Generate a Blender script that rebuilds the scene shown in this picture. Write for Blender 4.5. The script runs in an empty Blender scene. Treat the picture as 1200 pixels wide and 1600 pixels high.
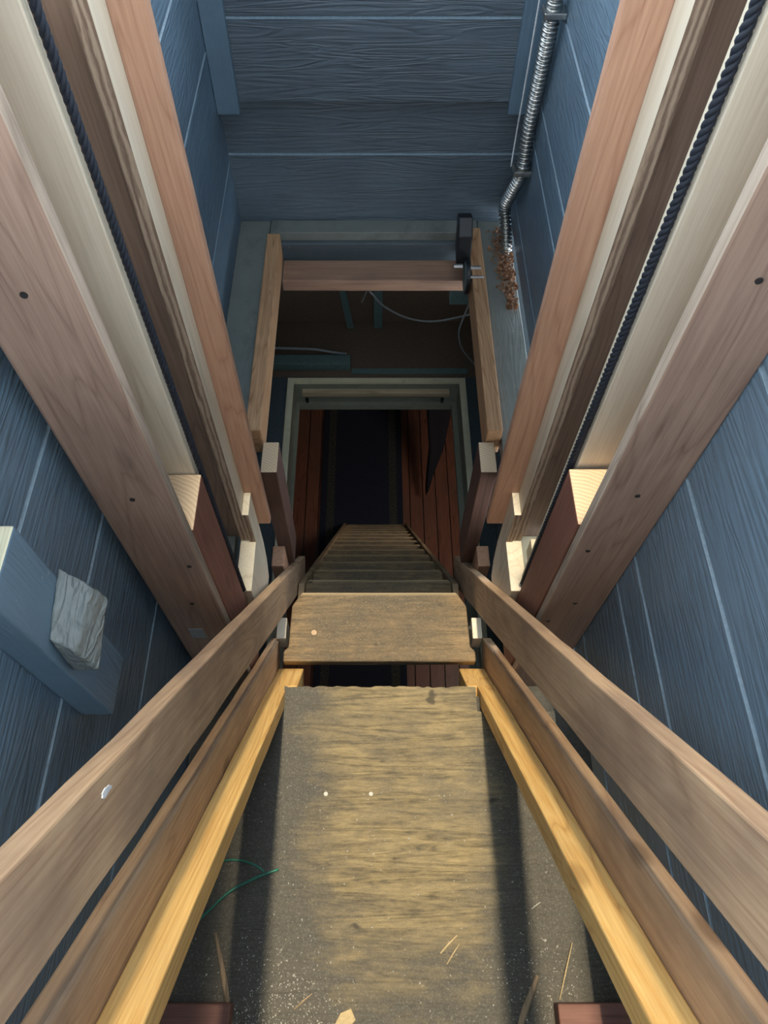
import bpy, bmesh, math, random
from mathutils import Vector, Matrix
random.seed(7)
scene = bpy.context.scene
H = 1.85                      # camera height over the landing (z = H - depth)
PITCH = math.radians(31.07)   # camera looks this far forward from straight down

# ------------------------------------------------------------------ camera
cd = bpy.data.cameras.new('camera'); cam = bpy.data.objects.new('camera', cd)
scene.collection.objects.link(cam); scene.camera = cam
cam.location = (0, 0, H); cam.rotation_euler = (PITCH, 0, 0)
cd.sensor_fit = 'VERTICAL'; cd.sensor_height = 36.0; cd.lens = 36.0 * 1145 / 1600
cd.shift_x = 17 / 1600; cd.clip_start = 0.02; cd.clip_end = 60

# ------------------------------------------------------------------ world and lights
w = bpy.data.worlds.new('sky'); scene.world = w; w.use_nodes = True
bg = w.node_tree.nodes['Background']
bg.inputs[0].default_value = (0.80, 0.90, 1.0, 1); bg.inputs[1].default_value = 5.0

def lamp(name, kind, loc, target, energy, color, size=None, angle=None, size_y=None):
    l = bpy.data.lights.new(name, kind); l.energy = energy; l.color = color
    if kind == 'AREA':
        l.shape = 'RECTANGLE'; l.size = size; l.size_y = size_y or size
    if angle is not None: l.angle = math.radians(angle)
    o = bpy.data.objects.new(name, l); scene.collection.objects.link(o)
    o.location = loc
    d = Vector(target) - Vector(loc)
    o.rotation_euler = d.to_track_quat('-Z', 'Y').to_euler()
    return o
lamp('sun', 'SUN', (0.03, 0.10, 6), (0.03, 0.16, 0), 4.0, (1.0, 0.85, 0.62), angle=2.2)
lamp('room_fill', 'AREA', (1.4, 2.4, -1.1), (0.1, 3.4, -3.65), 15.0, (1.0, 0.86, 0.74), size=0.8)  # added fill lamp, there only to brighten the room below
scene.view_settings.view_transform = 'Standard'; scene.view_settings.look = 'None'
scene.view_settings.gamma = 1.0; scene.view_settings.use_curve_mapping = False
scene.view_settings.exposure = 0.0

# ------------------------------------------------------------------ materials
def newmat(name):
    m = bpy.data.materials.new(name); m.use_nodes = True
    nt = m.node_tree; b = nt.nodes['Principled BSDF']
    return m, nt, b
def N(nt, t, **kw):
    n = nt.nodes.new(t)
    for k, v in kw.items():
        if k in n.inputs.keys(): n.inputs[k].default_value = v
        else: setattr(n, k, v)
    return n
def coords(nt, scale, rnd=True):
    tc = N(nt, 'ShaderNodeTexCoord'); mp = N(nt, 'ShaderNodeMapping')
    src = tc.outputs['Object']
    if rnd:
        oi = N(nt, 'ShaderNodeObjectInfo'); mul = N(nt, 'ShaderNodeMath', operation='MULTIPLY'); mul.inputs[1].default_value = 13.7
        nt.links.new(oi.outputs['Random'], mul.inputs[0])
        add = N(nt, 'ShaderNodeVectorMath', operation='ADD')
        nt.links.new(src, add.inputs[0]); nt.links.new(mul.outputs[0], add.inputs[1]); src = add.outputs[0]
    nt.links.new(src, mp.inputs['Vector']); mp.inputs['Scale'].default_value = scale
    return mp.outputs['Vector']
def ramp(nt, fac, stops, interp='LINEAR'):
    r = N(nt, 'ShaderNodeValToRGB'); cr = r.color_ramp; cr.interpolation = interp
    while len(cr.elements) < len(stops): cr.elements.new(0.5)
    for e, (p, c) in zip(cr.elements, stops):
        e.position = p; e.color = (*c, 1) if len(c) == 3 else c
    nt.links.new(fac, r.inputs[0]); return r.outputs['Color']
def mix(nt, fac, a, b, mode='MIX'):
    m = N(nt, 'ShaderNodeMix', data_type='RGBA', blend_type=mode)
    for s, v in ((m.inputs[0], fac), (m.inputs[6], a), (m.inputs[7], b)):
        if isinstance(v, bpy.types.NodeSocket): nt.links.new(v, s)
        elif isinstance(v, (int, float)): s.default_value = v
        else: s.default_value = (*v, 1)
    return m.outputs[2]
def noise(nt, vec, scale, detail=4, rough=0.55, dist=0.0):
    n = N(nt, 'ShaderNodeTexNoise'); n.inputs['Scale'].default_value = scale
    n.inputs['Detail'].default_value = detail; n.inputs['Roughness'].default_value = rough; n.inputs['Distortion'].default_value = dist
    nt.links.new(vec, n.inputs['Vector']); return n.outputs['Fac']
def bump(nt, b, h, strength, dist=0.002):
    bn = N(nt, 'ShaderNodeBump'); bn.inputs['Strength'].default_value = strength; bn.inputs['Distance'].default_value = dist
    nt.links.new(h, bn.inputs['Height']); nt.links.new(bn.outputs[0], b.inputs['Normal'])

def wood(name, dark, mid, light, axis='Z', rough=0.62, knots=0.6, grime=0.25, grimecol=(0.10, 0.075, 0.06), fig=1.0, bstr=0.35):
    m, nt, b = newmat(name)
    def sc(along, across):
        return {'X': (along, across, across), 'Y': (across, along, across), 'Z': (across, across, along)}[axis]
    v = coords(nt, sc(0.9, 11.0))
    cath = noise(nt, v, 1.0, 2, 0.4, 0.6)                       # broad figure
    mm = N(nt, 'ShaderNodeMath', operation='MULTIPLY'); mm.inputs[1].default_value = 15.0 * fig
    nt.links.new(cath, mm.inputs[0])
    fr = N(nt, 'ShaderNodeMath', operation='PINGPONG'); fr.inputs[1].default_value = 1.0; nt.links.new(mm.outputs[0], fr.inputs[0])
    fine = noise(nt, coords(nt, sc(5, 230)), 1.0, 6, 0.7)
    col = ramp(nt, fr.outputs[0], [(0.0, mid), (0.55, light), (0.88, mid), (1.0, dark)])
    col = mix(nt, 0.5, col, ramp(nt, fine, [(0.3, dark), (0.6, light)]))
    blot = noise(nt, coords(nt, sc(2.2, 5)), 1.0, 5, 0.6)
    gr = ramp(nt, blot, [(0.45, (0, 0, 0)), (0.75, (grime * 2, ) * 3)])
    col = mix(nt, gr, col, grimecol)
    # knots
    vo = N(nt, 'ShaderNodeTexVoronoi', distance='EUCLIDEAN'); vo.inputs['Scale'].default_value = 1.0
    nt.links.new(coords(nt, sc(3.2, 8.5)), vo.inputs['Vector'])
    kn = ramp(nt, vo.outputs['Distance'], [(0.0, (1, 1, 1)), (0.07, (0.8, ) * 3), (0.13, (0, 0, 0))])
    kf = N(nt, 'ShaderNodeMath', operation='MULTIPLY'); kf.inputs[1].default_value = knots; nt.links.new(kn, kf.inputs[0])
    col = mix(nt, kf.outputs[0], col, [c * 0.45 for c in dark])
    nt.links.new(col, b.inputs['Base Color']); b.inputs['Roughness'].default_value = rough
    bump(nt, b, fine, bstr, 0.0015)
    return m

def paint(name, col, axis='Y', grain=1.0, rough=0.45, dirt=0.3, dirtcol=(0.06, 0.06, 0.055), wear=0.0):
    m, nt, b = newmat(name)
    def sc(along, across):
        return {'X': (along, across, across), 'Y': (across, along, across), 'Z': (across, across, along)}[axis]
    g0 = noise(nt, coords(nt, sc(2.6, 30), rnd=False), 1.0, 2, 0.5, 0.8)
    gm = N(nt, 'ShaderNodeMath', operation='MULTIPLY'); gm.inputs[1].default_value = 11.0; nt.links.new(g0, gm.inputs[0])
    gp = N(nt, 'ShaderNodeMath', operation='PINGPONG'); gp.inputs[1].default_value = 1.0; nt.links.new(gm.outputs[0], gp.inputs[0])
    g = gp.outputs[0]
    g2 = noise(nt, coords(nt, sc(9, 210), rnd=False), 1.0, 3, 0.6, 0.4)
    big = noise(nt, coords(nt, (3, 3, 3), rnd=False), 1.0, 5, 0.65)
    c = ramp(nt, big, [(0.3, [x * 0.82 for x in col]), (0.7, [x * 1.12 for x in col])])
    d = ramp(nt, noise(nt, coords(nt, (7, 5, 9), rnd=False), 1.0, 6, 0.7), [(0.52, (0, 0, 0)), (0.8, (dirt, ) * 3)])
    c = mix(nt, d, c, dirtcol)
    if wear:
        wv = ramp(nt, noise(nt, coords(nt, (60, 45, 60), rnd=False), 1.0, 6, 0.75), [(0.66, (0, 0, 0)), (0.7, (wear, ) * 3)])
        c = mix(nt, wv, c, (0.55, 0.55, 0.48))
    nt.links.new(c, b.inputs['Base Color']); b.inputs['Roughness'].default_value = rough
    ad = N(nt, 'ShaderNodeMath', operation='MULTIPLY_ADD'); ad.inputs[1].default_value = 0.5
    nt.links.new(g2, ad.inputs[0]); nt.links.new(g, ad.inputs[2])
    bump(nt, b, ad.outputs[0], 0.6 * grain, 0.0045)
    return m

def plain(name, col, rough=0.6, metal=0.0, bumps=0.0, scale=120):
    m, nt, b = newmat(name)
    n = noise(nt, coords(nt, (1, 1, 1)), scale, 4, 0.6)
    c = ramp(nt, n, [(0.3, [x * 0.8 for x in col]), (0.7, [min(1, x * 1.15) for x in col])])
    nt.links.new(c, b.inputs['Base Color']); b.inputs['Roughness'].default_value = rough; b.inputs['Metallic'].default_value = metal
    if bumps: bump(nt, b, n, bumps, 0.002)
    return m

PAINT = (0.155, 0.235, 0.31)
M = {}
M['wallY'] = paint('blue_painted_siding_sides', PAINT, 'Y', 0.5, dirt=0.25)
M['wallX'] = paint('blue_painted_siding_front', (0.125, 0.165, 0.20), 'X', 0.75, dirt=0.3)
M['trim'] = paint('blue_painted_trim', (0.15, 0.235, 0.31), 'Z', 0.25, dirt=0.2, wear=0.4)
M['lip'] = plain('pale_groove_edge', (0.28, 0.38, 0.45), 0.5)  # paler tone on the upward chamfer of each siding groove
M['header'] = paint('dull_grey_header_paint', (0.12, 0.15, 0.165), 'X', 0.3, dirt=0.4, wear=0.4)
M['stripw'] = wood('pale_dusty_stop_strip', (0.36, 0.25, 0.14), (0.56, 0.43, 0.27), (0.68, 0.55, 0.37), 'X', knots=0.0, grime=0.3)
M['ledge'] = paint('worn_grey_painted_ledge', (0.22, 0.235, 0.215), 'Y', 0.2, dirt=0.75, wear=0.8)
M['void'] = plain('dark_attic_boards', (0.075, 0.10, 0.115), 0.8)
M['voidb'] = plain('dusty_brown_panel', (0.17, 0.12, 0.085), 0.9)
M['teal'] = plain('grey_green_painted_batten', (0.13, 0.20, 0.20), 0.6)
M['hatch'] = paint('grey_green_hatch_paint', (0.27, 0.28, 0.22), 'Y', 0.15, dirt=0.5, wear=0.5)
M['hatchw'] = paint('chipped_cream_hatch_edge', (0.85, 0.79, 0.55), 'Y', 0.3, dirt=0.5, wear=0.3)
M['post'] = wood('reddish_fir_upright', (0.18, 0.105, 0.075), (0.30, 0.19, 0.135), (0.385, 0.255, 0.185), 'Z', knots=0.5, grime=0.2)
M['sawn'] = wood('rough_sawn_board_edge', (0.24, 0.17, 0.12), (0.44, 0.34, 0.26), (0.58, 0.48, 0.38), 'Z', knots=0.2, grime=0.4, bstr=0.8)
M['pink'] = wood('pink_toned_fir_board', (0.36, 0.17, 0.10), (0.50, 0.27, 0.17), (0.58, 0.34, 0.22), 'Z', knots=0.3, grime=0.12)
M['pale'] = wood('pale_birch_plywood', (0.56, 0.47, 0.33), (0.72, 0.64, 0.49), (0.80, 0.73, 0.58), 'Z', knots=0.0, grime=0.12, grimecol=(0.5, 0.42, 0.3), fig=0.35, bstr=0.1)
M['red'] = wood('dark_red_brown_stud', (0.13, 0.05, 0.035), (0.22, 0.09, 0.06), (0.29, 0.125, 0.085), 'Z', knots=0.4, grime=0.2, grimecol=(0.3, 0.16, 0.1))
M['redShade'] = wood('shaded_red_brown_stud', (0.06, 0.03, 0.022), (0.11, 0.055, 0.04), (0.16, 0.08, 0.055), 'Z', knots=0.3, grime=0.2)  # dark stained stud wood, darkened further to stand for low light
M['redX'] = wood('dark_red_brown_blocking', (0.12, 0.045, 0.035), (0.19, 0.08, 0.055), (0.25, 0.11, 0.08), 'X', knots=0.2)
M['rail'] = wood('golden_brown_fir_rail', (0.30, 0.175, 0.10), (0.47, 0.30, 0.175), (0.60, 0.42, 0.26), 'Y', knots=0.7, grime=0.45, grimecol=(0.19, 0.13, 0.10))
M['gold'] = wood('bright_orange_fir_cleat', (0.50, 0.22, 0.05), (0.78, 0.43, 0.12), (0.90, 0.60, 0.22), 'Y', knots=0.5, grime=0.1, fig=1.5)
M['beamY'] = wood('orange_fir_joist', (0.26, 0.10, 0.035), (0.54, 0.27, 0.12), (0.70, 0.42, 0.22), 'Y', knots=0.3, grime=0.15, fig=2.2)
M['beamX'] = wood('brown_fir_cross_piece', (0.22, 0.11, 0.07), (0.36, 0.20, 0.13), (0.44, 0.26, 0.17), 'X', knots=0.7, grime=0.3)
M['stringer'] = wood('grimy_stringer_wood', (0.17, 0.11, 0.06), (0.34, 0.23, 0.13), (0.48, 0.35, 0.2), 'Y', knots=0.2, grime=0.5)
M['black'] = plain('black_braided_nylon', (0.012, 0.018, 0.03), 0.7, bumps=0.4)
M['blackm'] = plain('black_painted_steel', (0.012, 0.013, 0.016), 0.4)
M['steel'] = plain('galvanised_steel', (0.55, 0.55, 0.52), 0.32, 1.0)
M['zinc'] = plain('zinc_bolt', (0.75, 0.75, 0.75), 0.3, 1.0)
M['cable'] = plain('grey_cable_sheath', (0.28, 0.30, 0.31), 0.5)
M['white'] = plain('white_paint', (0.75, 0.78, 0.80), 0.6)
M['green'] = plain('green_plastic_wire', (0.03, 0.22, 0.14), 0.35)
M['hole'] = plain('dark_screw_hole', (0.02, 0.017, 0.015), 0.7)
M['shave'] = wood('orange_wood_shaving', (0.16, 0.07, 0.035), (0.30, 0.14, 0.07), (0.38, 0.20, 0.10), 'Y', knots=0)
M['straw'] = plain('dry_straw', (0.55, 0.42, 0.22), 0.7)
M['grit'] = plain('pale_grit', (0.62, 0.60, 0.52), 0.8)
M['cloth'] = plain('black_cloth', (0.012, 0.012, 0.018), 0.9)
M['blue_ink'] = plain('navy_label_ink', (0.02, 0.04, 0.12), 0.6)
M['black_ink'] = plain('black_label_ink', (0.02, 0.02, 0.025), 0.6)
M['rotten'] = paint('weathered_grey_block', (0.24, 0.27, 0.26), 'Y', 0.8, dirt=0.5, wear=0.35)

# end grain
def endgrain(name, a, b_):
    m, nt, b = newmat(name)
    mp = coords(nt, (1, 1, 0.05), rnd=False)
    wv = N(nt, 'ShaderNodeTexWave', wave_type='RINGS', rings_direction='SPHERICAL'); wv.inputs['Scale'].default_value = 42; wv.inputs['Distortion'].default_value = 3.0
    of = N(nt, 'ShaderNodeVectorMath', operation='ADD'); of.inputs[1].default_value = (0.05, 0.09, 0); nt.links.new(mp, of.inputs[0])
    nt.links.new(of.outputs[0], wv.inputs['Vector'])
    nt.links.new(ramp(nt, wv.outputs['Fac'], [(0.2, a), (0.8, b_)]), b.inputs['Base Color']); b.inputs['Roughness'].default_value = 0.8
    return m
M['end'] = endgrain('pale_end_grain', (0.66, 0.47, 0.29), (0.76, 0.58, 0.38))

# plywood edge: thin layers seen on the edge, running up the post
def plyedge():
    m, nt, b = newmat('striped_plywood_edge')
    tc = coords(nt, (1, 1, 1), rnd=False)
    s = N(nt, 'ShaderNodeSeparateXYZ'); nt.links.new(tc, s.inputs[0])
    n = noise(nt, coords(nt, (60, 60, 7)), 1.0, 5, 0.75)
    a = N(nt, 'ShaderNodeMath', operation='MULTIPLY_ADD'); a.inputs[1].default_value = 0.022; nt.links.new(n, a.inputs[0]); nt.links.new(s.outputs[0], a.inputs[2])
    k = N(nt, 'ShaderNodeMath', operation='MULTIPLY'); k.inputs[1].default_value = 190; nt.links.new(a.outputs[0], k.inputs[0])
    p = N(nt, 'ShaderNodeMath', operation='PINGPONG'); p.inputs[1].default_value = 1; nt.links.new(k.outputs[0], p.inputs[0])
    c = ramp(nt, p.outputs[0], [(0.2, (0.20, 0.13, 0.09)), (0.8, (0.42, 0.31, 0.22))])
    nt.links.new(c, b.inputs['Base Color']); b.inputs['Roughness'].default_value = 0.8
    return m
M['plyedge'] = plyedge()

# worn plywood with strong cross grain (landing and treads)
def wornply(name, gold, grey, dirtamt, wide=0.25, cx=0.018, grainscale=26):
    m, nt, b = newmat(name)
    tc = N(nt, 'ShaderNodeTexCoord'); obj = tc.outputs['Object']
    g = noise(nt, coords(nt, (1.9, grainscale, 6)), 1.0, 3, 0.55, 1.0)
    mm = N(nt, 'ShaderNodeMath', operation='MULTIPLY'); mm.inputs[1].default_value = 9.0; nt.links.new(g, mm.inputs[0])
    pp = N(nt, 'ShaderNodeMath', operation='PINGPONG'); pp.inputs[1].default_value = 1; nt.links.new(mm.outputs[0], pp.inputs[0])
    grain = pp.outputs[0]
    fine = noise(nt, coords(nt, (22, 110, 22)), 1.0, 7, 0.8)
    speck = noise(nt, coords(nt, (260, 260, 260)), 1.0, 3, 0.7)
    col = ramp(nt, grain, [(0.0, [x * 0.2 for x in gold]), (0.16, [x * 0.5 for x in gold]), (0.6, gold), (1.0, [min(1, x * 1.22) for x in gold])])
    col = mix(nt, 0.55, col, ramp(nt, fine, [(0.38, [x * 0.25 for x in gold]), (0.62, [x * 1.15 for x in gold])]))
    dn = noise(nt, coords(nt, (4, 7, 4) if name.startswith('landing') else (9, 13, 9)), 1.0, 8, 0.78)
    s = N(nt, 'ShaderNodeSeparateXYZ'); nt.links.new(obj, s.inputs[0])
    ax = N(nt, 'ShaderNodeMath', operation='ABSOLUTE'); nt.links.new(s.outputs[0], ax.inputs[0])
    e1 = N(nt, 'ShaderNodeMapRange'); e1.inputs[1].default_value = wide * 0.6; e1.inputs[2].default_value = wide * 1.25; e1.inputs[3].default_value = 0 if name.startswith('landing') else 0.16; e1.inputs[4].default_value = 0.42 if name.startswith('landing') else -0.12  # extra side dirt on the landing, partly painted in place of shade
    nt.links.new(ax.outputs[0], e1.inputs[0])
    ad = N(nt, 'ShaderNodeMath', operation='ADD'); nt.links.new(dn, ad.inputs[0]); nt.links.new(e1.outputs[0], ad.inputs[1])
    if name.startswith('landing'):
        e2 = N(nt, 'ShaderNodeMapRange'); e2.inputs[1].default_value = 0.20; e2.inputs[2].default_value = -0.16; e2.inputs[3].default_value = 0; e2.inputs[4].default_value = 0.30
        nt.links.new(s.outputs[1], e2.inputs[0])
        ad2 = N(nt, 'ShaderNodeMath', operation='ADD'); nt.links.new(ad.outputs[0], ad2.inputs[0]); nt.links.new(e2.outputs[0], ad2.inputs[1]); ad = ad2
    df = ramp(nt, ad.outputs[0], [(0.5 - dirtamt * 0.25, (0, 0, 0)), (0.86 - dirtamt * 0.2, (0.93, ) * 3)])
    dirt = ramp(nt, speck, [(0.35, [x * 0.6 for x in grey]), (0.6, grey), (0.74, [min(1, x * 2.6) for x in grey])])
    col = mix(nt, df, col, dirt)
    if name.startswith('tread'):
        wr = N(nt, 'ShaderNodeMapRange'); wr.inputs[1].default_value = 0.094; wr.inputs[2].default_value = 0.106; wr.inputs[3].default_value = 0; wr.inputs[4].default_value = 0.75
        nt.links.new(s.outputs[1], wr.inputs[0]); col = mix(nt, wr.outputs[0], col, (0.55, 0.42, 0.24))
    sp = ramp(nt, noise(nt, coords(nt, (9, 14, 9)), 1.0, 3, 0.5), [(0.70, (0, 0, 0)), (0.74, (0.75, ) * 3)])
    col = mix(nt, sp, col, (0.03, 0.027, 0.022))
    nt.links.new(col, b.inputs['Base Color']); b.inputs['Roughness'].default_value = 0.75
    ad3 = N(nt, 'ShaderNodeMath', operation='MULTIPLY_ADD'); ad3.inputs[1].default_value = 0.7; nt.links.new(fine, ad3.inputs[0]); nt.links.new(grain, ad3.inputs[2])
    bump(nt, b, ad3.outputs[0], 0.45, 0.003)
    return m
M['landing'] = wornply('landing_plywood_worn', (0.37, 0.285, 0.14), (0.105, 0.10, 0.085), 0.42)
M['tread'] = wornply('tread_board_worn', (0.36, 0.245, 0.12), (0.15, 0.12, 0.078), 0.66, grainscale=40)
M['dirt'] = plain('gritty_dirty_boards', (0.085, 0.08, 0.068), 0.95, bumps=0.6, scale=90)

def rugmat():
    m, nt, b = newmat('dark_patterned_rug')
    n = noise(nt, coords(nt, (120, 120, 1), rnd=False), 1.0, 3, 0.7)
    tc = N(nt, 'ShaderNodeTexCoord'); s = N(nt, 'ShaderNodeSeparateXYZ'); nt.links.new(tc.outputs['Object'], s.inputs[0])
    ax = N(nt, 'ShaderNodeMath', operation='ABSOLUTE'); nt.links.new(s.outputs[0], ax.inputs[0])
    band = ramp(nt, ax.outputs[0], [(0.0, (0, 0, 0)), (0.235, (0, 0, 0)), (0.24, (1, 1, 1)), (0.30, (1, 1, 1)), (0.305, (0, 0, 0))], 'CONSTANT')
    a = ramp(nt, n, [(0.45, (0.008, 0.013, 0.03)), (0.7, (0.03, 0.035, 0.05))])
    c = ramp(nt, n, [(0.48, (0.012, 0.018, 0.03)), (0.62, (0.13, 0.115, 0.06))])
    nt.links.new(mix(nt, band, a, c), b.inputs['Base Color']); b.inputs['Roughness'].default_value = 0.95
    return m
M['rug'] = rugmat()
M['plank'] = wood('red_brown_floor_plank', (0.11, 0.04, 0.025), (0.21, 0.085, 0.055), (0.28, 0.12, 0.075), 'Y', rough=0.4, knots=0.5)

# ------------------------------------------------------------------ helpers
def link(o): scene.collection.objects.link(o); return o
def tag(o, label=None, cat=None, group=None, kind=None):
    if label: o['label'] = label
    if cat: o['category'] = cat
    if group: o['group'] = group
    if kind: o['kind'] = kind
    return o
def place(o, parent):
    if parent is not None:
        o.parent = parent
        o.matrix_parent_inverse = Matrix.Identity(4)
        o.location = o.location - parent.location
def mesh(name, verts, faces, mat, parent=None, bevel=0.0, smooth=False, origin=None, mats=None, fm=None):
    verts = [Vector(v) for v in verts]
    if origin is None:
        lo = Vector([min(v[i] for v in verts) for i in range(3)]); hi = Vector([max(v[i] for v in verts) for i in range(3)])
        origin = (lo + hi) / 2
    origin = Vector(origin)
    me = bpy.data.meshes.new(name); me.from_pydata([v - origin for v in verts], [], faces)
    for mm in (mats or [mat]): me.materials.append(M[mm] if isinstance(mm, str) else mm)
    if fm:
        for p, i in zip(me.polygons, fm): p.material_index = i
    bm = bmesh.new(); bm.from_mesh(me); bmesh.ops.recalc_face_normals(bm, faces=bm.faces); bm.to_mesh(me); bm.free()
    if smooth:
        for p in me.polygons: p.use_smooth = True
    o = link(bpy.data.objects.new(name, me)); o.location = origin; place(o, parent)
    if bevel:
        md = o.modifiers.new('bevel', 'BEVEL'); md.width = bevel; md.segments = 2; md.limit_method = 'ANGLE'
    return o
BF = [(0, 3, 2, 1), (4, 5, 6, 7), (0, 1, 5, 4), (1, 2, 6, 5), (2, 3, 7, 6), (3, 0, 4, 7)]   # bottom, top, -y, +x, +y, -x
def box(name, x0, x1, y0, y1, z0, z1, mat, parent=None, bevel=0.002, top=None, edge=None, side=None):
    v = [(x0, y0, z0), (x1, y0, z0), (x1, y1, z0), (x0, y1, z0), (x0, y0, z1), (x1, y0, z1), (x1, y1, z1), (x0, y1, z1)]
    mats = [mat]; fm = [0] * 6
    if top: mats.append(top); fm[0] = fm[1] = len(mats) - 1
    if edge: mats.append(edge); fm[2] = fm[4] = len(mats) - 1
    if side: mats.append(side); fm[3] = fm[5] = len(mats) - 1
    return mesh(name, v, BF, mat, parent, bevel, mats=mats, fm=fm)
def prism(name, poly, axis, a, b, mat, parent=None, bevel=0.002):
    """poly in the two other axes (order x,y,z without axis), extruded from a to b."""
    def p3(p, t):
        return {'X': (t, p[0], p[1]), 'Y': (p[0], t, p[1]), 'Z': (p[0], p[1], t)}[axis]
    n = len(poly); v = [p3(p, a) for p in poly] + [p3(p, b) for p in poly]
    f = [tuple(range(n))[::-1], tuple(range(n, 2 * n))] + [(i, (i + 1) % n, n + (i + 1) % n, n + i) for i in range(n)]
    return mesh(name, v, f, mat, parent, bevel)
S = Vector((0, 0.549, -0.836)); U = Vector((0, 0.836, 0.549))     # down the stair, and square up from it
def slope_pt(x, n, k): return Vector((x, 0, H)) + S * k - U * n
def sloped(name, x0, x1, n0, n1, k0, k1, mat, parent=None, bevel=0.002, wob=0.0, endcut=0.0):
    """board parallel to the stair: n = distance under the camera square to the slope, k = distance along it."""
    cx, cn, ck = (x0 + x1) / 2, (n0 + n1) / 2, (k0 + k1) / 2
    org = slope_pt(cx, cn, ck)
    nk = max(1, int((k1 - k0) / 0.12)) if wob else 1
    vs = []; rnd = random.Random(int(x0 * 999) + int(n0 * 777))
    for i in range(nk + 1):
        y = k0 + (k1 - k0) * i / nk - ck
        dx = rnd.uniform(-wob, wob); dn = rnd.uniform(-wob, wob)
        for (x, n) in ((x0, n1), (x1, n1), (x1, n0), (x0, n0)):
            vs.append((x - cx + dx, y, cn - n + dn))
    fs = [(3, 2, 1, 0)]
    for i in range(nk):
        a = i * 4
        for j in range(4): fs.append((a + j, a + (j + 1) % 4, a + 4 + (j + 1) % 4, a + 4 + j))
    e = nk * 4; fs.append((e, e + 1, e + 2, e + 3))
    me = bpy.data.meshes.new(name); me.from_pydata(vs, [], fs); me.materials.append(M[mat])
    bm = bmesh.new(); bm.from_mesh(me); bmesh.ops.recalc_face_normals(bm, faces=bm.faces); bm.to_mesh(me); bm.free()
    o = link(bpy.data.objects.new(name, me))
    rot = Matrix((( 1, 0, 0), (0, S.y, U.y), (0, S.z, U.z)))
    o.rotation_euler = rot.to_euler(); o.location = org; place(o, parent)
    if bevel:
        md = o.modifiers.new('bevel', 'BEVEL'); md.width = bevel; md.segments = 2; md.limit_method = 'ANGLE'
    return o
def empty(name, loc, label, cat, group=None):
    o = link(bpy.data.objects.new(name, None)); o.location = Vector(loc); o.empty_display_size = 0.05
    return tag(o, label, cat, group)
def catmull(pts, n):
    pts = [Vector(p) for p in pts]; P = [2 * pts[0] - pts[1]] + pts + [2 * pts[-1] - pts[-2]]; out = []
    for i in range(1, len(P) - 2):
        for j in range(n):
            t = j / n; a, b, c, d = P[i - 1], P[i], P[i + 1], P[i + 2]
            out.append(0.5 * ((2 * b) + (c - a) * t + (2 * a - 5 * b + 4 * c - d) * t * t + (3 * b - a - 3 * c + d) * t ** 3))
    out.append(pts[-1]); return out
def tube_data(path, rad, seg=10):
    """rad: function of index"""
    vs, fs = [], []; up = Vector((0.3, 0.9, 0.2)).normalized(); n = len(path)
    for i, p in enumerate(path):
        t = (path[min(i + 1, n - 1)] - path[max(i - 1, 0)]).normalized()
        a = up - t * up.dot(t); a.normalize(); up = a; b = t.cross(a); r = rad(i)
        for j in range(seg):
            th = 2 * math.pi * j / seg; vs.append(p + (a * math.cos(th) + b * math.sin(th)) * r)
    for i in range(n - 1):
        for j in range(seg):
            fs.append((i * seg + j, i * seg + (j + 1) % seg, (i + 1) * seg + (j + 1) % seg, (i + 1) * seg + j))
    fs.append(tuple(range(seg))[::-1]); fs.append(tuple((n - 1) * seg + j for j in range(seg)))
    return vs, fs
def tube(name, pts, r, mat, parent=None, seg=8, n=8):
    vs, fs = tube_data(catmull(pts, n), (lambda i: r), seg)
    return mesh(name, vs, fs, mat, parent, smooth=True)
def disc(name, c, r, h, axis, mat, parent=None, seg=20, bevel=0.0):
    poly = [(r * math.cos(2 * math.pi * i / seg), r * math.sin(2 * math.pi * i / seg)) for i in range(seg)]
    i0, i1 = {'X': (1, 2), 'Y': (0, 2), 'Z': (0, 1)}[axis]; ia = 'XYZ'.index(axis)
    return prism(name, [(p[0] + c[i0], p[1] + c[i1]) for p in poly], axis, c[ia] - h / 2, c[ia] + h / 2, mat, parent, bevel)

# ------------------------------------------------------------------ the shaft walls
XL, XR, YF, YB, ZT = -0.455, 0.462, 2.155, -0.62, 2.45
def siding(name, axis, pos, a, b, zlo, zhi, grooves, mat, side, th=0.05):
    """lapped boards: flat faces with a V groove at each joint; side = +1/-1 the way the face looks"""
    prof = [(0.0, zlo)]
    for g in sorted(grooves):
        prof += [(0.0, g - 0.0035), (-0.007, g + 0.001), (-0.007, g + 0.004), (0.0, g + 0.0065)]
    prof += [(0.0, zhi), (-th, zhi), (-th, zlo)]
    n = len(prof)
    def p3(q, t):
        return (pos + side * q[0], t, q[1]) if axis == 'Y' else (t, pos + side * q[0], q[1])
    v = [p3(q, a) for q in prof] + [p3(q, b) for q in prof]
    f = [tuple(range(n))[::-1], tuple(range(n, 2 * n))] + [(i, (i + 1) % n, n + (i + 1) % n, n + i) for i in range(n)]
    fm = [0] * len(f)
    for i in range(len(grooves)): fm[2 + 1 + 4 * i] = 1
    o = mesh(name, v, f, mat, origin=(0, 0, 0), mats=[mat, 'lip'], fm=fm); o['kind'] = 'structure'; return o
gl = [H - d for d in (0.34, 0.58, 0.82, 1.06, 1.42)]
gr = [H - d for d in (0.18, 0.42, 0.66, 0.90, 1.15, 1.26, 1.52)]
siding('wall_left', 'Y', XL, YB, YF, -0.03, 1.38, gl, 'wallY', 1)
siding('wall_right', 'Y', XR, YB, YF, 0.25, 1.38, gr, 'wallY', -1)
siding('wall_front', 'X', YF, XL - 0.05, XR + 0.05, 0.19, 1.25, [H - 1.394], 'wallX', -1)
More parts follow.
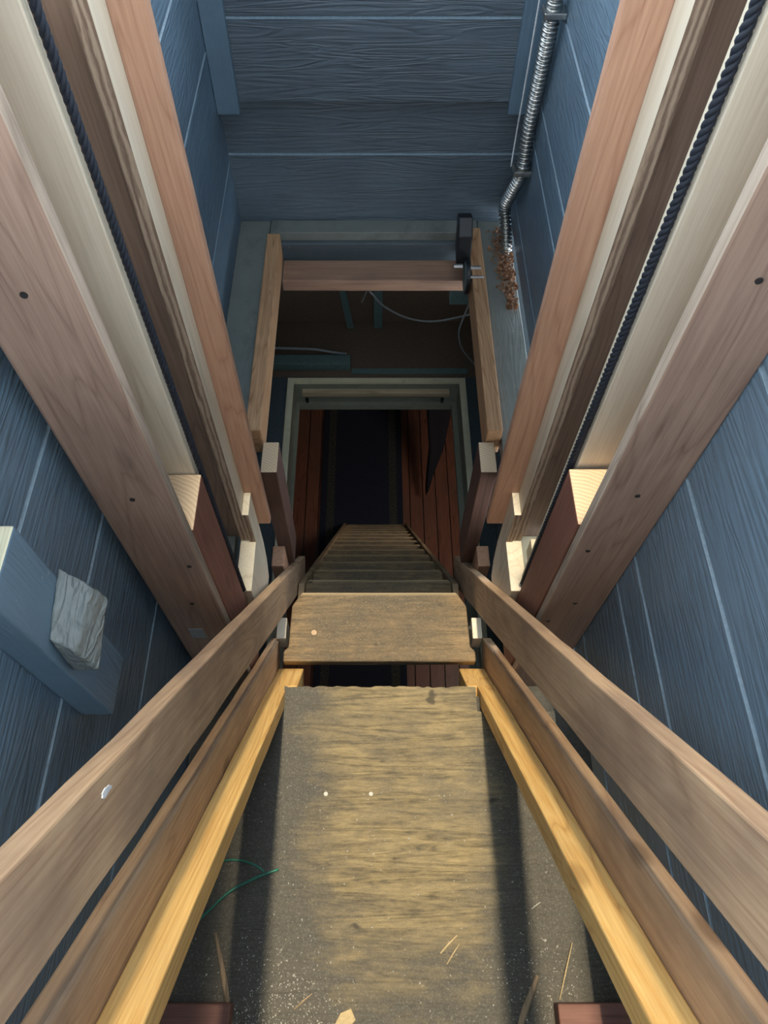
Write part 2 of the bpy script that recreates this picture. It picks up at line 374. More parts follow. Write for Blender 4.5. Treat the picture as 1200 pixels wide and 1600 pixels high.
o = siding('wall_front_upper', 'X', YF - 0.035, XL, XR, H - 1.208, 1.25, [H - 0.985, H - 0.74], 'wallX', -1, th=0.034)
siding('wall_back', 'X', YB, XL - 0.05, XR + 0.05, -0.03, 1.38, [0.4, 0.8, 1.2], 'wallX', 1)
for nm, x0, x1 in (('trim_1', XL, -0.388), ('trim_2', 0.392, XR)):
    o = box(nm, x0 + 0.001, x1 - 0.001, YF - 0.057, YF - 0.036, H - 1.235, 1.25, 'trim'); o['kind'] = 'structure'
# unseen roof slabs added to block sun and sky, gap left over the landing
for nm, x0, x1, y0, y1 in (('ceiling_sunblock_front', -2.6, 2.6, 0.93, 4.2), ('ceiling_sunblock_back', -2.6, 2.6, -3.0, -0.95), ('ceiling_sunblock_left', -2.6, -0.288, -0.95, 0.98), ('ceiling_sunblock_right', 0.75, 2.6, -0.95, 0.98)):
    o = box(nm, x0, x1, y0, y1, 4.3, 4.4, 'wallX', bevel=0); o['kind'] = 'structure'
# floor of the lookout cabin round the head of the shaft
for nm, x0, x1, y0, y1, z in (('floor_lookout_left', -2.6, XL - 0.051, -3.0, 4.2, 1.38), ('floor_lookout_right', XR + 0.051, 2.6, -3.0, 4.2, 1.38), ('floor_lookout_back', XL - 0.05, XR + 0.05, -3.0, YB - 0.051, 1.38), ('floor_lookout_front', XL - 0.05, XR + 0.05, YF + 0.051, 4.2, 1.25)):
    o = box(nm, x0, x1, y0, y1, z - 0.05, z, 'ledge', bevel=0); o['kind'] = 'structure'

# ledges round the opening
ZL = H - 1.64
for nm, x0, x1 in (('trim_3', XL, -0.352), ('trim_4', 0.357, XR)):
    o = box(nm, x0, x1, 0.735, YF - 0.0, ZL - 0.04, ZL, 'ledge', bevel=0.003); o['kind'] = 'structure'
o = box('trim_5', -0.349, 0.354, 2.09, YF, ZL - 0.03, ZL + 0.004, 'ledge', bevel=0.003); o['kind'] = 'structure'
o = box('trim_6', -0.349, 0.354, 2.075, 2.115, ZL - 0.20, ZL - 0.031, 'header', bevel=0.002); o['kind'] = 'structure'
# low floor under the landing sheet
o = box('wall_right_low', 0.60, 0.65, YB, 0.6, -0.06, 0.30, 'wallY', bevel=0); o['kind'] = 'structure'
o = box('floor', XL, 0.62, YB, 0.57, -0.06, -0.022, 'dirt', bevel=0); o['kind'] = 'structure'
for nm, x0, x1 in (('floor_left', XL, -0.352), ('floor_right', 0.357, XR)):
    o = box(nm, x0, x1, 0.57, 0.734, -0.06, -0.022, 'dirt', bevel=0); o['kind'] = 'structure'

# attic void between the two floors
ZV = -0.75
def st(name, *a, **k):
    o = box(name, *a, **k); o['kind'] = 'structure'; return o
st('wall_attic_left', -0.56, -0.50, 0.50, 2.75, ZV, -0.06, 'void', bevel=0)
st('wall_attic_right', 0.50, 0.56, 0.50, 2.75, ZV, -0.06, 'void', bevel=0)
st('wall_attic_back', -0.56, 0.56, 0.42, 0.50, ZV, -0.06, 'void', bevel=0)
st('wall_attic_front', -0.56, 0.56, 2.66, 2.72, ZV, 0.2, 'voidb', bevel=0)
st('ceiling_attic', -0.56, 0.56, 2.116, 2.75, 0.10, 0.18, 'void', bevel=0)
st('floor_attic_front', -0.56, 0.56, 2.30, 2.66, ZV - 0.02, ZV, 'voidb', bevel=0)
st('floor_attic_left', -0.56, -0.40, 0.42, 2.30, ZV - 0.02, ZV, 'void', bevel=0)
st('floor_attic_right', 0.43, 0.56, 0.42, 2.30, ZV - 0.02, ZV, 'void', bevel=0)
# room below
FZ = -3.65
for i in range(38):
    pass
v = []; f = []
x = -2.2; k = 0
while x < 2.2:
    w_ = 0.115
    b0 = len(v); x1 = x + w_ - 0.008
    for (px, py, pz) in ((x, -0.5, FZ - 0.02), (x1, -0.5, FZ - 0.02), (x1, 6.0, FZ - 0.02), (x, 6.0, FZ - 0.02), (x, -0.5, FZ), (x1, -0.5, FZ), (x1, 6.0, FZ), (x, 6.0, FZ)):
        v.append((px, py, pz))
    f += [tuple(b0 + i for i in q) for q in BF]; x += w_
o = mesh('floor_room', v, f, 'plank', origin=(0, 0, FZ)); o['kind'] = 'structure'
st('floor_room_base', -2.3, 2.3, -0.6, 6.1, FZ - 0.06, FZ - 0.021, 'void', bevel=0)
st('wall_room_front', -2.3, 2.3, 6.0, 6.1, FZ, ZV, 'void', bevel=0)
st('wall_room_back', -2.3, 2.3, -0.6, -0.5, FZ, ZV, 'void', bevel=0)
st('wall_room_left', -2.3, -2.2, -0.5, 6.0, FZ, ZV, 'void', bevel=0)
st('wall_room_right', 2.2, 2.3, -0.5, 6.0, FZ, ZV, 'void', bevel=0)
ZC = -0.89
st('ceiling_room_front', -2.3, 2.3, 2.30, 6.0, ZC - 0.02, ZC, 'void', bevel=0)
st('ceiling_room_back', -2.3, 2.3, -0.6, 0.50, ZC - 0.02, ZC, 'void', bevel=0)
st('ceiling_room_left', -2.3, -0.40, 0.50, 2.30, ZC - 0.02, ZC, 'void', bevel=0)
st('ceiling_room_right', 0.43, 2.3, 0.50, 2.30, ZC - 0.02, ZC, 'void', bevel=0)

# ------------------------------------------------------------------ the ladder stair
CX = 0.018
lad = empty('ladder_stair', (CX, 3.1, FZ), 'steep worn wooden stair going down through the hatch', 'stair')
rise, run = 0.262, 0.170
def tread_mesh(i):
    yf, z = 0.929 + run * i, H - 2.008 - rise * i
    rnd = random.Random(i)
    if i == 0:
        half = [(0.2755, 0.713), (0.2755, 0.745), (0.262, 0.757), (0.259, 0.885), (0.232, 0.929)]
        poly = [(CX + x, y) for x, y in half] + [(CX - x, y) for x, y in reversed(half)]
    else:
        hw = 0.2495
        half = [(hw, yf - 0.215), (hw, yf - 0.012), (hw - 0.012, yf)]
        mids = [(CX + t * 0.22, yf - rnd.uniform(0.0, 0.003)) for t in (0.7, 0.3, -0.1, -0.5, -0.85)]
        poly = [(CX + x, y) for x, y in half] + mids + [(CX - x, y) for x, y in reversed(half)]
    return prism('tread', poly, 'Z', z - 0.034, z, 'tread', lad, bevel=0.005)
for i in range(14): tread_mesh(i)
for s in (-1, 1):
    # stringer: sloped cheek board with plumb top and foot
    x0, x1 = sorted((CX + s * 0.2505, CX + s * 0.2705))
    P = []
    def pt(n, k): q = slope_pt(0, n, k); return (q.y, q.z)
    pa = pt(0.338, 2.47); pb = pt(0.338, 6.29); pc = pt(0.50, 6.19); pd = pt(0.50, 2.36)
    prism('stringer', [pa, pb, pc, pd], 'X', x0, x1, 'stringer', lad, bevel=0.002)
    # ragged cut ends of the housings showing beyond each tread
    x0, x1 = sorted((CX + s * 0.272, CX + s * 0.300))
    box('cleat', x0, x1, 0.785, 0.85, H - 2.09, H - 2.015, 'pale', lad)
rn = disc('screw', (CX - 0.19, 0.80, H - 2.0075), 0.008, 0.002, 'Z', 'rail', lad)
nk = disc('knot_hole', (CX + 0.2655, 0.815, H - 2.0075), 0.006, 0.0015, 'Z', 'hole', lad, seg=9)

# ------------------------------------------------------------------ rails beside the stair (parallel to it)
RC = 0.024
RX = {-1: 'left', 1: 'right'}
for s in (-1, 1):
    side = RX[s]
    x0, x1 = sorted((RC + s * 0.280, RC + s * 0.3055))
    hr = sloped('handrail', x0, x1, 0.272, 0.377, -0.45, 2.75, 'rail', bevel=0.003, wob=0.0008)
    tag(hr, f'wide brown board handrail on the {side} side of the stair, highest of the {side} rails', 'handrail', None)
    sm = []
    g = empty('guide_rail', slope_pt(RC + s * 0.30, 0.53, 1.2), f'stepped wooden rail with bright orange lower cleat on the {side} edge of the landing', 'rail')
    x0, x1 = sorted((RC + s * 0.2985, RC + s * 0.3245))
    sloped('side_board', x0, x1, 0.456, 0.573, -0.45, 2.15, 'rail', g, bevel=0.004, wob=0.0006)
    x0, x1 = sorted((RC + s * 0.250, RC + s * 0.298))
    sloped('cleat', x0, x1, 0.531, 0.573, -0.45, 1.915, 'gold', g, bevel=0.003, wob=0.0006)
    x0, x1 = sorted((RC + s * 0.224, RC + s * 0.298))
    sloped('cleat_end', x0, x1, 0.534, 0.60, 1.918, 2.10, 'gold', g, bevel=0.004)

def blob(name, x, n, k, face, ry, rn_, mat, parent, seed=1):
    """thin smear lying on a rail's inner face (face = x of the face, direction inward sign)"""
    rnd = random.Random(seed); c = slope_pt(x, n, k); v = []; n_ = 14
    for lay in (0, 1):
        for i in range(n_):
            th = 2 * math.pi * i / n_; rr = rnd.uniform(0.65, 1.1) if lay == 0 else None
            if lay == 0: v.append(c + S * (ry * rr * math.cos(th)) - U * (rn_ * rr * math.sin(th)))
            else: v.append(v[i] + Vector((face * 0.0012, 0, 0)))
    f_ = [tuple(range(n_))[::-1], tuple(range(n_, 2 * n_))] + [(i, (i + 1) % n_, n_ + (i + 1) % n_, n_ + i) for i in range(n_)]
    o = mesh(name, v, f_, mat)
    bpy.context.view_layer.update(); o.parent = parent; o.matrix_parent_inverse = parent.matrix_world.inverted()
    return o

blob('paint_smear', RC - 0.2799, 0.294, 0.69, 1, 0.013, 0.005, 'white', bpy.data.objects['handrail'], 2)
# ------------------------------------------------------------------ landing
land = box('landing_board', CX - 0.252 - 0.0, CX + 0.252, -0.60, 0.591, -0.021, 0.0, 'landing', bevel=0.002)
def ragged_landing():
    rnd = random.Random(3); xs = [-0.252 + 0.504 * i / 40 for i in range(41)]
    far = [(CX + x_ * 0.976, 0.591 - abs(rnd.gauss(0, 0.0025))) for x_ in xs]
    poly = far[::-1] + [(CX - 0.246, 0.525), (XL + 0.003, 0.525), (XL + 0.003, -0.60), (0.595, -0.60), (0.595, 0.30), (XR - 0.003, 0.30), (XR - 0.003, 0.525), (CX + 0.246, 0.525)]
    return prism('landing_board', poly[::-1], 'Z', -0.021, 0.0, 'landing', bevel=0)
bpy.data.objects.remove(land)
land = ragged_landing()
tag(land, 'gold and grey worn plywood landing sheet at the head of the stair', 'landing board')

# ------------------------------------------------------------------ uprights with rope channels
def upright(s, xin, xout, yf, name_side, pal, dep):
    sg = s
    g = empty('channel_upright', (sg * (xin + xout) / 2, yf, -0.02), f'broad reddish upright with pale inner panel, big {name_side} post nearest the viewer', 'post')
    def X(a, b): return tuple(sorted((sg * a, sg * b)))
    x0, x1 = X(xin, xout)
    fb = box('front_board', x0, x1, yf, yf + 0.023, -0.021, 1.95, 'post', g, bevel=0.004, side='sawn')
    x0, x1 = X(xin + pal, xout)
    bp = box('back_panel', x0, x1, yf + dep, yf + dep + 0.018, ZL, 1.95, 'pale', g, bevel=0.0015)
    x0, x1 = X(xout - 0.03, xout - 0.002)
    box('side_board', x0, x1, yf + 0.0235, yf + dep - 0.0005, -0.021, 1.95, 'post', g, bevel=0.001)
    return g, fb
gL, fL = upright(-1, 0.305, 0.425, 0.590, 'left', 0.012, 0.141)
gR, fR = upright(1, 0.349, 0.4612, 0.598, 'right', 0.0165, 0.150)
for g, pts in ((gL, [(-0.365, 1.311), (-0.365, 0.908), (-0.327, 0.684), (-0.356, 0.522)]), (gR, [(0.40, 1.323), (0.403, 0.906), (0.372, 0.728), (0.402, 0.507), (0.367, 0.417)])):
    yf = 0.590 if g is gL else 0.598
    for (x_, z_) in pts: disc('screw_hole', (x_, yf - 0.0006, z_), 0.0042, 0.002, 'Y', 'hole', g, seg=12)
# label
lb = box('price_label', -0.392, -0.362, 0.5885, 0.5895, 0.342, 0.392, 'cable', gL, bevel=0)
box('label_band', -0.391, -0.363, 0.5878, 0.5886, 0.384, 0.391, 'blue_ink', lb, bevel=0)
for i in range(9):
    zz = 0.350 + i * 0.0028
    box('barcode_bar', -0.376, -0.365, 0.5878, 0.5886, zz, zz + (0.0008 if i % 3 else 0.0015), 'black_ink', lb, bevel=0)
for i in range(3):
    box('text_line', -0.388, -0.378 + 0.003 * (i % 2), 0.5878, 0.5886, 0.356 + i * 0.007, 0.3585 + i * 0.007, 'black_ink', lb, bevel=0)
# short studs standing inside the channels, end grain up
for s, xin, yf, nm in ((-1, 0.305, 0.6145, 'left'), (1, 0.349, 0.626, 'right')):
    x0, x1 = sorted((s * xin, s * (xin + 0.08)))
    o = box('stud', x0, x1, yf, yf + 0.115, -0.021, H - 1.08, 'red', bevel=0.003, top='end')
    tag(o, f'dark red stud with sawn pale top behind the big {nm} upright', 'stud')

# inner uprights with plywood
def inner(s, xp, xin, name_side, xrec):
    """xp: plywood face x; xin: inner edge of the fir board"""
    g = empty('inner_upright', (s * xp, 0.9, ZL), f'slim plywood edged upright carrying a pinkish board, {name_side} side by the hatch', 'post')
    def X(a, b): return tuple(sorted((s * a, s * b)))
    x0, x1 = X(xp, xp + 0.022)
    o = box('plywood_strip', x0, x1, 0.88, 0.939, H - 1.595, 1.95, 'pale', g, bevel=0.001, edge='plyedge')
    x0, x1 = X(xin, xp + 0.03)
    box('fir_board', x0, x1, 0.9405, 0.962, H - 1.62, 1.95, 'pink', g, bevel=0.003)
    x0, x1 = X(xp + 0.0225, xrec)
    box('recess_board', x0, x1, 0.915, 0.9395, ZL + 0.001, 1.95, 'post', g, bevel=0.001)
    x0, x1 = X(xp - 0.0165, xp - 0.0005)
    box('gusset', x0, x1, 0.877, 0.9395, H - 1.60, H - 1.47, 'pale', g, bevel=0.001, edge='plyedge')
    x0, x1 = X(xp - 0.0165, xp + 0.022)
    prism('bracket', [(0.744, 0.0), (0.905, 0.0), (0.928, 0.06), (0.9395, 0.14), (0.9395, H - 1.601), (0.744, H - 1.601)], 'X', x0, x1, 'pale', g, bevel=0.0015)
    return g
inner(-1, 0.308, 0.262, 'left', 0.40)
inner(1, 0.347, 0.290, 'right', 0.44)
for s, xx, nm in ((-1, 0.372, 'left'), (1, 0.388, 'right')):
    x0, x1 = sorted((s * xx, s * (xx + 0.022)))
    o = box('wood_block', x0, x1, 0.76, 0.875, ZL, ZL + 0.06, 'pale'); tag(o, f'small pale block on the grey ledge behind the {nm} red stud', 'block')

# ropes
def rope(s, x_, y_, z0, z1, r, label):
    vs, fs = [], []; n = 420
    for st_ in range(3):
        path = []
        for i in range(n + 1):
            z = z0 + (z1 - z0) * i / n; th = i / n * (z1 - z0) / 0.032 * 2 * math.pi + st_ * 2.0944
            path.append(Vector((x_ + r * 0.5 * math.cos(th), y_ + r * 0.5 * math.sin(th), z)))
        a, b = tube_data(path, (lambda i: r * 0.56), 6); o = len(vs); vs += a; fs += [tuple(i + o for i in q) for q in b]
    m_ = mesh('rope', vs, fs, 'black', smooth=True); return tag(m_, label, 'rope')
box('edge_strip', 0.3605, 0.3660, 0.776, 0.786, ZL, 1.95, 'pale', gR, bevel=0)
rope(-1, -0.3085, 0.742, 0.258, 1.94, 0.0058, 'black rope hanging down the left channel beside the pale panel')
rope(1, 0.3575, 0.758, 0.258, 1.94, 0.0068, 'black rope hanging down the right channel beside the pale panel')

# studs at the hatch corners
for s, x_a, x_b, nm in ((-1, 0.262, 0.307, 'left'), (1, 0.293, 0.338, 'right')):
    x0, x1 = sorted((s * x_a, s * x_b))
    o = box('corner_stud', x0, x1, 1.12, 1.222, H - 2.19, H - 1.65, 'redShade', bevel=0.003, top='end')
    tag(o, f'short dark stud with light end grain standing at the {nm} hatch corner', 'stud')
    x0, x1 = sorted((RC + s * 0.3065, RC + s * 0.345))
    o = box('support_block', x0, x1, 1.045, 1.118, H - 2.34, H - 2.065, 'pink', bevel=0.003)
    tag(o, f'little brown block behind the lower end of the {nm} handrail', 'block')

# joists either side of the opening and the cross piece
for s, a, b, nm in ((-1, 0.3075, 0.3505, 'left'), (1, 0.313, 0.356, 'right')):
    x0, x1 = sorted((s * a, s * b))
    o = box('joist', x0, x1, 1.225, 2.04 + (0.0 if s < 0 else 0.03), H - 1.705, H - 1.60, 'beamY', bevel=0.004)
    tag(o, f'orange grained joist on edge along the {nm} side of the opening', 'joist')
o = box('cross_piece', -0.306, 0.311, 1.93, 2.033, H - 1.748, H - 1.703, 'beamX', bevel=0.004)
tag(o, 'knotty brown board laid flat across the far end of the opening', 'board')

# pulley
pg = empty('pulley', (0.30, 1.96, H - 1.69), 'black pulley with silver bolts on the right joist near the cross piece', 'pulley')
prism('bracket', [(1.985, H - 1.60), (2.01, H - 1.50), (1.97, H - 1.485), (1.92, H - 1.52), (1.90, H - 1.62)], 'X', 0.268, 0.312, 'blackm', pg, bevel=0.003)
disc('wheel', (0.300, 1.86, H - 1.625), 0.055, 0.012, 'X', 'blackm', pg, seg=32, bevel=0.002)
disc('wheel_rim', (0.300, 1.86, H - 1.625), 0.047, 0.0145, 'X', 'teal', pg, seg=32)
disc('bolt', (0.272, 1.88, H - 1.60), 0.008, 0.03, 'X', 'zinc', pg, seg=6, bevel=0.001)
disc('bolt', (0.325, 1.87, H - 1.598), 0.007, 0.035, 'X', 'zinc', pg, seg=6, bevel=0.001)
disc('bolt', (0.327, 1.83, H - 1.60), 0.005, 0.045, 'X', 'zinc', pg, seg=6, bevel=0.001)

# flexible conduit
cg = empty('conduit', (0.437, 1.98, ZL), 'ribbed silver flexible conduit running down the far right corner', 'conduit')
pts = [(0.428, 1.93, 1.25), (0.4305, 1.93, 0.99), (0.4355, 1.955, 0.836), (0.437, 1.98, 0.646), (0.436, 1.965, 0.527), (0.424, 2.0, 0.43), (0.418, 2.03, 0.36), (0.428, 2.01, 0.30), (0.4365, 1.97, 0.225)]
path = catmull(pts, 40)
L = [0.0]
for a, b in zip(path, path[1:]): L.append(L[-1] + (b - a).length)
# resample finely
rs = []; n = 560; j = 0
for i in range(n + 1):
    t = L[-1] * i / n
    while j < len(L) - 2 and L[j + 1] < t: j += 1
    rs.append(path[j].lerp(path[j + 1], (t - L[j]) / max(1e-9, L[j + 1] - L[j])))
vs, fs = tube_data(rs, (lambda i: 0.0165 + 0.0042 * math.cos(i * 2 * math.pi * L[-1] / n / 0.0125)), 14)
mesh('flexible_tube', vs, fs, 'steel', cg, smooth=True)
for (x_, y_, z_) in ((0.4355, 1.963, 0.53), (0.432, 1.93, 0.965)):
    box('strap', x_ - 0.026, 0.4615, y_ - 0.024, y_ + 0.024, z_ - 0.008, z_ + 0.008, 'steel', cg, bevel=0.003)
tube('thin_wire', [(0.404, 1.99, 1.15), (0.405, 1.985, 0.85), (0.408, 2.0, 0.6), (0.405, 1.98, 0.53)], 0.0022, 'white', cg)

# wood shavings (nobody could count them)
rnd = random.Random(11); vs, fs = [], []
for i in range(420):
    y_ = rnd.uniform(1.72, 2.10); wdt = 0.034 if y_ > 1.8 else 0.015
    x_ = 0.432 + rnd.gauss(0, wdt * 0.5); x_ = min(0.455, max(0.385, x_)); z_ = ZL + 0.003 + abs(rnd.gauss(0, 0.010))
    l_, w2 = rnd.uniform(0.006, 0.02), rnd.uniform(0.002, 0.005); th = rnd.uniform(0, math.pi); c_, s_ = math.cos(th), math.sin(th)
    o0 = len(vs); seg = 4
    for q in range(seg + 1):
        t = q / seg - 0.5; h_ = 0.006 * (t * t * 4) * rnd.uniform(0.4, 1.2)
        for sd in (-1, 1):
            vs.append((min(0.46, x_ + c_ * l_ * t * 2 * 0.5 - s_ * w2 * sd), y_ + s_ * l_ * t + c_ * w2 * sd, z_ + h_))
    for q in range(seg): fs.append((o0 + 2 * q, o0 + 2 * q + 1, o0 + 2 * q + 3, o0 + 2 * q + 2))
o = mesh('wood_shavings', vs, fs, 'shave'); tag(o, 'heap of orange wood shavings on the right grey ledge below the conduit', 'shavings', kind='stuff')

# ------------------------------------------------------------------ hatch frame in the lower ceiling
hf = empty('hatch_frame', (0.01, 2.28, ZV), 'cream edged hatch frame round the opening to the room below', 'frame')
def ring(name, xo0, xo1, xi0, xi1, yo, yi, ynear, z0, z1, mat):
    poly = [(xo0, ynear), (xo0, yo), (xo1, yo), (xo1, ynear), (xi1, ynear), (xi1, yi), (xi0, yi), (xi0, ynear)]
    n = len(poly); v = [(p[0], p[1], z0) for p in poly] + [(p[0], p[1], z1) for p in poly]
    tops = [(0, 7, 6, 1), (1, 6, 5, 2), (2, 5, 4, 3)]
    f_ = [tuple(n + i for i in q) for q in tops] + [tuple(reversed(q)) for q in tops] + [(i, (i + 1) % n, n + (i + 1) % n, n + i) for i in range(n)]
    return mesh(name, v, f_, mat, hf, bevel=0.001)
ring('top_edge', -0.395, 0.427, -0.366, 0.398, 2.285, 2.258, 0.52, ZV - 0.001, ZV + 0.012, 'hatchw')
ring('lining', -0.400, 0.430, -0.3665, 0.3985, 2.2999, 2.2575, 0.50, ZC - 0.02, ZV - 0.002, 'hatch')
ring('stop_bead', -0.366, 0.398, -0.352, 0.374, 2.257, 2.235, 0.52, ZC - 0.018, ZC + 0.015, 'hatch')
box('stop_strip', -0.33, 0.355, 2.228, 2.2565, ZV - 0.055, ZV - 0.03, 'stripw', hf, bevel=0.002)
for x_ in (-0.31, 0.325): disc('catch', (x_, 2.232, ZV - 0.085), 0.008, 0.02, 'Z', 'blackm', hf, seg=10)

# attic bits
o = box('batten', 0.003, 0.045, 2.61, 2.658, ZV + 0.001, 0.09, 'teal', bevel=0.002); tag(o, 'upright grey green batten on the middle of the dark attic wall', 'batten')
v = [(-0.235, 2.60, 0.09), (-0.205, 2.60, 0.09), (-0.095, 2.60, -0.74), (-0.125, 2.60, -0.74)]
v += [(a, b + 0.02, c) for a, b, c in v]
o = mesh('batten', v, BF, 'teal', bevel=0.001); tag(o, 'slanting grey brace in the dark attic left of the upright batten', 'batten')
o = box('batten', -0.49, -0.105, 2.34, 2.40, ZV + 0.001, ZV + 0.045, 'teal', bevel=0.004); tag(o, 'pale flat rail lying along the far left side of the hatch frame', 'batten')
o = box('batten', -0.10, 0.44, 2.315, 2.345, ZV + 0.001, ZV + 0.012, 'teal', bevel=0.002); tag(o, 'thin grey rail along the far right side of the hatch frame', 'batten')
o = tube('pipe', [(-0.49, 2.42, -0.68), (-0.435, 2.42, -0.685), (-0.28, 2.42, -0.692), (-0.19, 2.42, -0.712), (-0.125, 2.42, -0.725)], 0.0065, 'cable'); tag(o, 'thin grey pipe above the rail on the left of the attic', 'pipe')
o = tube('cable', [(-0.03, 2.45, 0.05), (-0.021, 2.4, -0.272), (0.005, 2.4, -0.351), (0.061, 2.4, -0.42), (0.161, 2.4, -0.48), (0.275, 2.4, -0.495), (0.421, 2.4, -0.457), (0.49, 2.4, -0.43)], 0.0045, 'cable'); tag(o, 'long grey cable sagging across the dark attic', 'cable')
o = tube('cable', [(0.42, 2.36, -0.30), (0.39, 2.35, -0.428), (0.379, 2.35, -0.516), (0.404, 2.35, -0.616), (0.474, 2.35, -0.721)], 0.0035, 'cable'); tag(o, 'short looped cable at the right side of the attic', 'cable')
o = tube('cable', [(0.03, 2.5, -0.20), (-0.01, 2.48, -0.34), (-0.05, 2.47, -0.45)], 0.003, 'cable'); tag(o, 'frayed little wire end hanging in the middle of the attic', 'cable')
o = box('junction_box', 0.33, 0.42, 2.40, 2.46, -0.40, -0.27, 'teal', bevel=0.004); tag(o, 'grey box high on the right of the dark attic', 'box')

# ------------------------------------------------------------------ room below
o = box('rug', -0.462, 0.262, 0.3, 5.6, FZ, FZ + 0.012, 'rug', bevel=0.002)
tag(o, 'long dark blue patterned runner rug on the floor of the room below', 'rug')
# dark cloth hanging below the hatch
vs, fs = [], []; n = 16; prof = [(0.50, 0.74, -1.6), (0.465, 0.72, -2.1), (0.455, 0.70, -2.6), (0.45, 0.66, -3.0), (0.475, 0.60, -3.22), (0.46, 0.52, -3.38), (0.452, 0.478, -3.5)]
for (xa, xb, z_) in prof:
    yb = 3.9 - (z_ + 1.6) * 0.0 - max(0, -3.0 - z_) * 0.9
    for q in range(n):
        t = q / n * 2 * math.pi
        vs.append(((xa + xb) / 2 + (xb - xa) / 2 * math.cos(t), yb + 0.05 * math.sin(t) + 0.018 * math.sin(3 * t + z_ * 4), z_))
for i in range(len(prof) - 1):
    for q in range(n): fs.append((i * n + q, i * n + (q + 1) % n, (i + 1) * n + (q + 1) % n, (i + 1) * n + q))
fs.append(tuple(range(n))); fs.append(tuple((len(prof) - 1) * n + q for q in range(n))[::-1])
o = mesh('hanging_cloth', vs, fs, 'cloth', smooth=True); tag(o, 'dark cloth hanging in folds by the right edge of the hatch, room below', 'cloth')

# ------------------------------------------------------------------ painted board and block on the left wall
o = box('wall_board', XL, -0.404, 0.318, 0.413, H - 1.14, H - 0.714, 'trim', bevel=0.003, top='hatchw')
tag(o, 'short upright board painted blue on the left wall', 'board')
a = 0.885
vb = [(-0.404, 0.325, H - 0.955), (-0.358, 0.318, H - 0.93), (-0.352, 0.405, H - 0.895), (-0.404, 0.425, H - 0.895),
      (-0.404, 0.335, H - 0.862), (-0.374, 0.322, H - 0.878), (-0.358, 0.40, H - 0.850), (-0.404, 0.425, H - 0.838)]
o = mesh('painted_block', vb, BF, 'rotten', bevel=0.004)
sub = o.modifiers.new('sub', 'SUBSURF'); sub.subdivision_type = 'SIMPLE'; sub.levels = sub.render_levels = 4
tx = bpy.data.textures.new('rough', 'CLOUDS'); tx.noise_scale = 0.02
dm = o.modifiers.new('rough', 'DISPLACE'); dm.texture = tx; dm.strength = 0.006; dm.mid_level = 0.5
tag(o, 'chipped weathered block nailed to the blue board on the left wall', 'block')

# ------------------------------------------------------------------ things on the landing
for s, x0, x1, nm in ((-1, XL + 0.004, -0.292, 'left'), (1, 0.378, 0.594, 'right')):
    o = box('floor_block', x0, x1, -0.22, -0.088, 0.0, 0.045, 'redX', bevel=0.003)
    tag(o, f'dark red board end in the near {nm} corner of the landing', 'board')
gw = tube('wire', [(-0.44, -0.02, 0.004), (-0.397, 0.048, 0.005), (-0.365, 0.08, 0.006), (-0.32, 0.119, 0.009), (-0.265, 0.146, 0.008), (-0.215, 0.164, 0.005)], 0.0028, 'green')
tag(gw, 'longer straight piece of green wire on the landing by the left rail', 'wire')
gw = tube('wire', [(-0.37, 0.165, 0.006), (-0.355, 0.175, 0.008), (-0.326, 0.183, 0.01), (-0.289, 0.179, 0.010), (-0.259, 0.167, 0.012), (-0.246, 0.158, 0.011)], 0.0024, 'green')
tag(gw, 'short curled piece of green wire just above the straight green one', 'wire')
def splint(a_, b_, w_, label, mat='straw'):
    a_, b_ = Vector((*a_, 0.0025)), Vector((*b_, 0.005)); d = (b_ - a_).normalized(); p = Vector((-d.y, d.x, 0)) * w_; mid = (a_ + b_) / 2 + Vector((0, 0, 0.003)) + p * 0.4
    v_ = []
    for c in (a_, mid, b_):
        k_ = 1.0 if c is mid else 0.6
        v_ += [c - p * k_ - Vector((0, 0, 0.001)), c + p * k_ - Vector((0, 0, 0.001)), c + p * k_ * 0.6 + Vector((0, 0, 0.0012)), c - p * k_ * 0.6 + Vector((0, 0, 0.0012))]
    f_ = [(3, 2, 1, 0), (8, 9, 10, 11)]
    for q in (0, 4):
        for j in range(4): f_.append((q + j, q + (j + 1) % 4, q + 4 + (j + 1) % 4, q + 4 + j))
    o = mesh('wood_splinter', v_, f_, mat); tag(o, label, 'splinter'); return o
splint((0.145, 0.0), (0.183, 0.034), 0.0026, 'wider short golden splinter lying on the middle of the plywood landing')
splint((0.158, -0.020), (0.187, 0.018), 0.0018, 'narrow golden splinter just right of the wider one on the landing')
splint((0.392, -0.083), (0.432, 0.020), 0.0018, 'long straw at the near right of the landing by the rail')
splint((0.352, 0.085), (0.372, 0.098), 0.0012, 'tiny pale sliver in the right rail shadow', 'grit')
splint((0.29, -0.16), (0.35, -0.04), 0.007, 'dull dark wood sliver near the right red board end', 'stringer')
splint((-0.345, 0.04), (-0.29, -0.14), 0.006, 'dull dark wood sliver pointing to the left red board end', 'stringer')
splint((-0.165, -0.10), (-0.128, -0.072), 0.002, 'small dark twig left of the torn paper chip', 'stringer')
ch = prism('wood_chip', [(-0.088, -0.14), (-0.06, -0.142), (-0.036, -0.118), (-0.046, -0.098), (-0.068, -0.106)], 'Z', 0.0005, 0.006, 'straw', bevel=0.001)
tag(ch, 'torn pale chip on the landing at the bottom centre', 'chip')
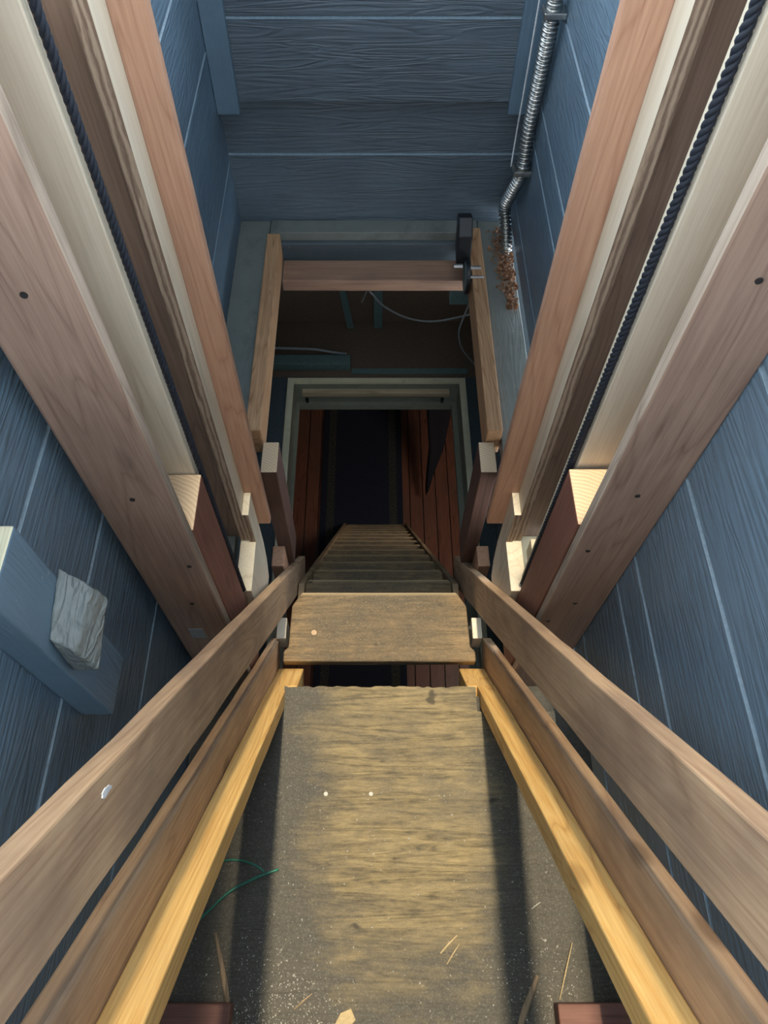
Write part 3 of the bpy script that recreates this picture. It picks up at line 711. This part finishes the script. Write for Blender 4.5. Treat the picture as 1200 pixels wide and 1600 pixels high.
for i, (x_, y_, nm) in enumerate(((-0.113, 0.327, 'left'), (-0.005, 0.327, 'right'))):
    o = disc('nail_head', (x_, y_, 0.0008), 0.0052, 0.0022, 'Z', 'grit', seg=12, bevel=0.0008); tag(o, f'pale round nail head in the plywood landing, {nm} one of the pair', 'nail')
rnd = random.Random(5); vs, fs = [], []
def inside_free(x_, y_): return abs(x_ - CX) < 0.43
for i in range(1500):
    t = rnd.random()
    if t < 0.62: x_ = rnd.gauss(-0.20, 0.07); y_ = rnd.gauss(-0.13, 0.07)
    elif t < 0.82: x_ = rnd.gauss(0.36, 0.06); y_ = rnd.gauss(-0.08, 0.06)
    else: x_ = rnd.uniform(-0.43, 0.44); y_ = rnd.uniform(-0.3, 0.4)
    if not (XL + .01 < x_ < XR - .01): continue
    if (x_ < -0.29 or x_ > 0.376) and y_ < -0.084: continue
    r_ = rnd.uniform(0.0006, 0.0022) * (1.5 if rnd.random() < 0.06 else 1); o0 = len(vs); z_ = 0.0002
    ang = rnd.uniform(0, 6.28)
    for q in range(4): vs.append((x_ + r_ * math.cos(ang + q * 1.571) * rnd.uniform(.6, 1.2), y_ + r_ * math.sin(ang + q * 1.571) * rnd.uniform(.6, 1.2), z_))
    vs.append((x_, y_, z_ + r_ * 1.1)); fs += [(o0 + q, o0 + (q + 1) % 4, o0 + 4) for q in range(4)] + [(o0 + 3, o0 + 2, o0 + 1, o0)]
o = mesh('grit', vs, fs, 'grit'); tag(o, 'pale grit and crumbs scattered over the plywood landing', 'grit', kind='stuff')

groups = {'handrail': 'handrails beside the stair', 'guide_rail': 'stepped rails beside the landing', 'channel_upright': 'big rope channel uprights',
          'inner_upright': 'slim inner uprights', 'stud': 'studs behind the big uprights', 'corner_stud': 'studs at the hatch corners',
          'support_block': 'blocks behind the handrail ends', 'joist': 'joists beside the opening', 'rope': 'black ropes', 'cable': 'attic cables',
          'batten': 'attic battens', 'wire': 'green wires', 'wood_splinter': 'splinters on the landing', 'nail_head': 'nail heads in the landing',
          'wood_block': 'blocks on the ledges', 'floor_block': 'red board ends on the landing'}
for ob in scene.objects:
    base = ob.name.split('.')[0]
    if ob.parent is None and 'label' in ob and base in groups: ob['group'] = groups[base]
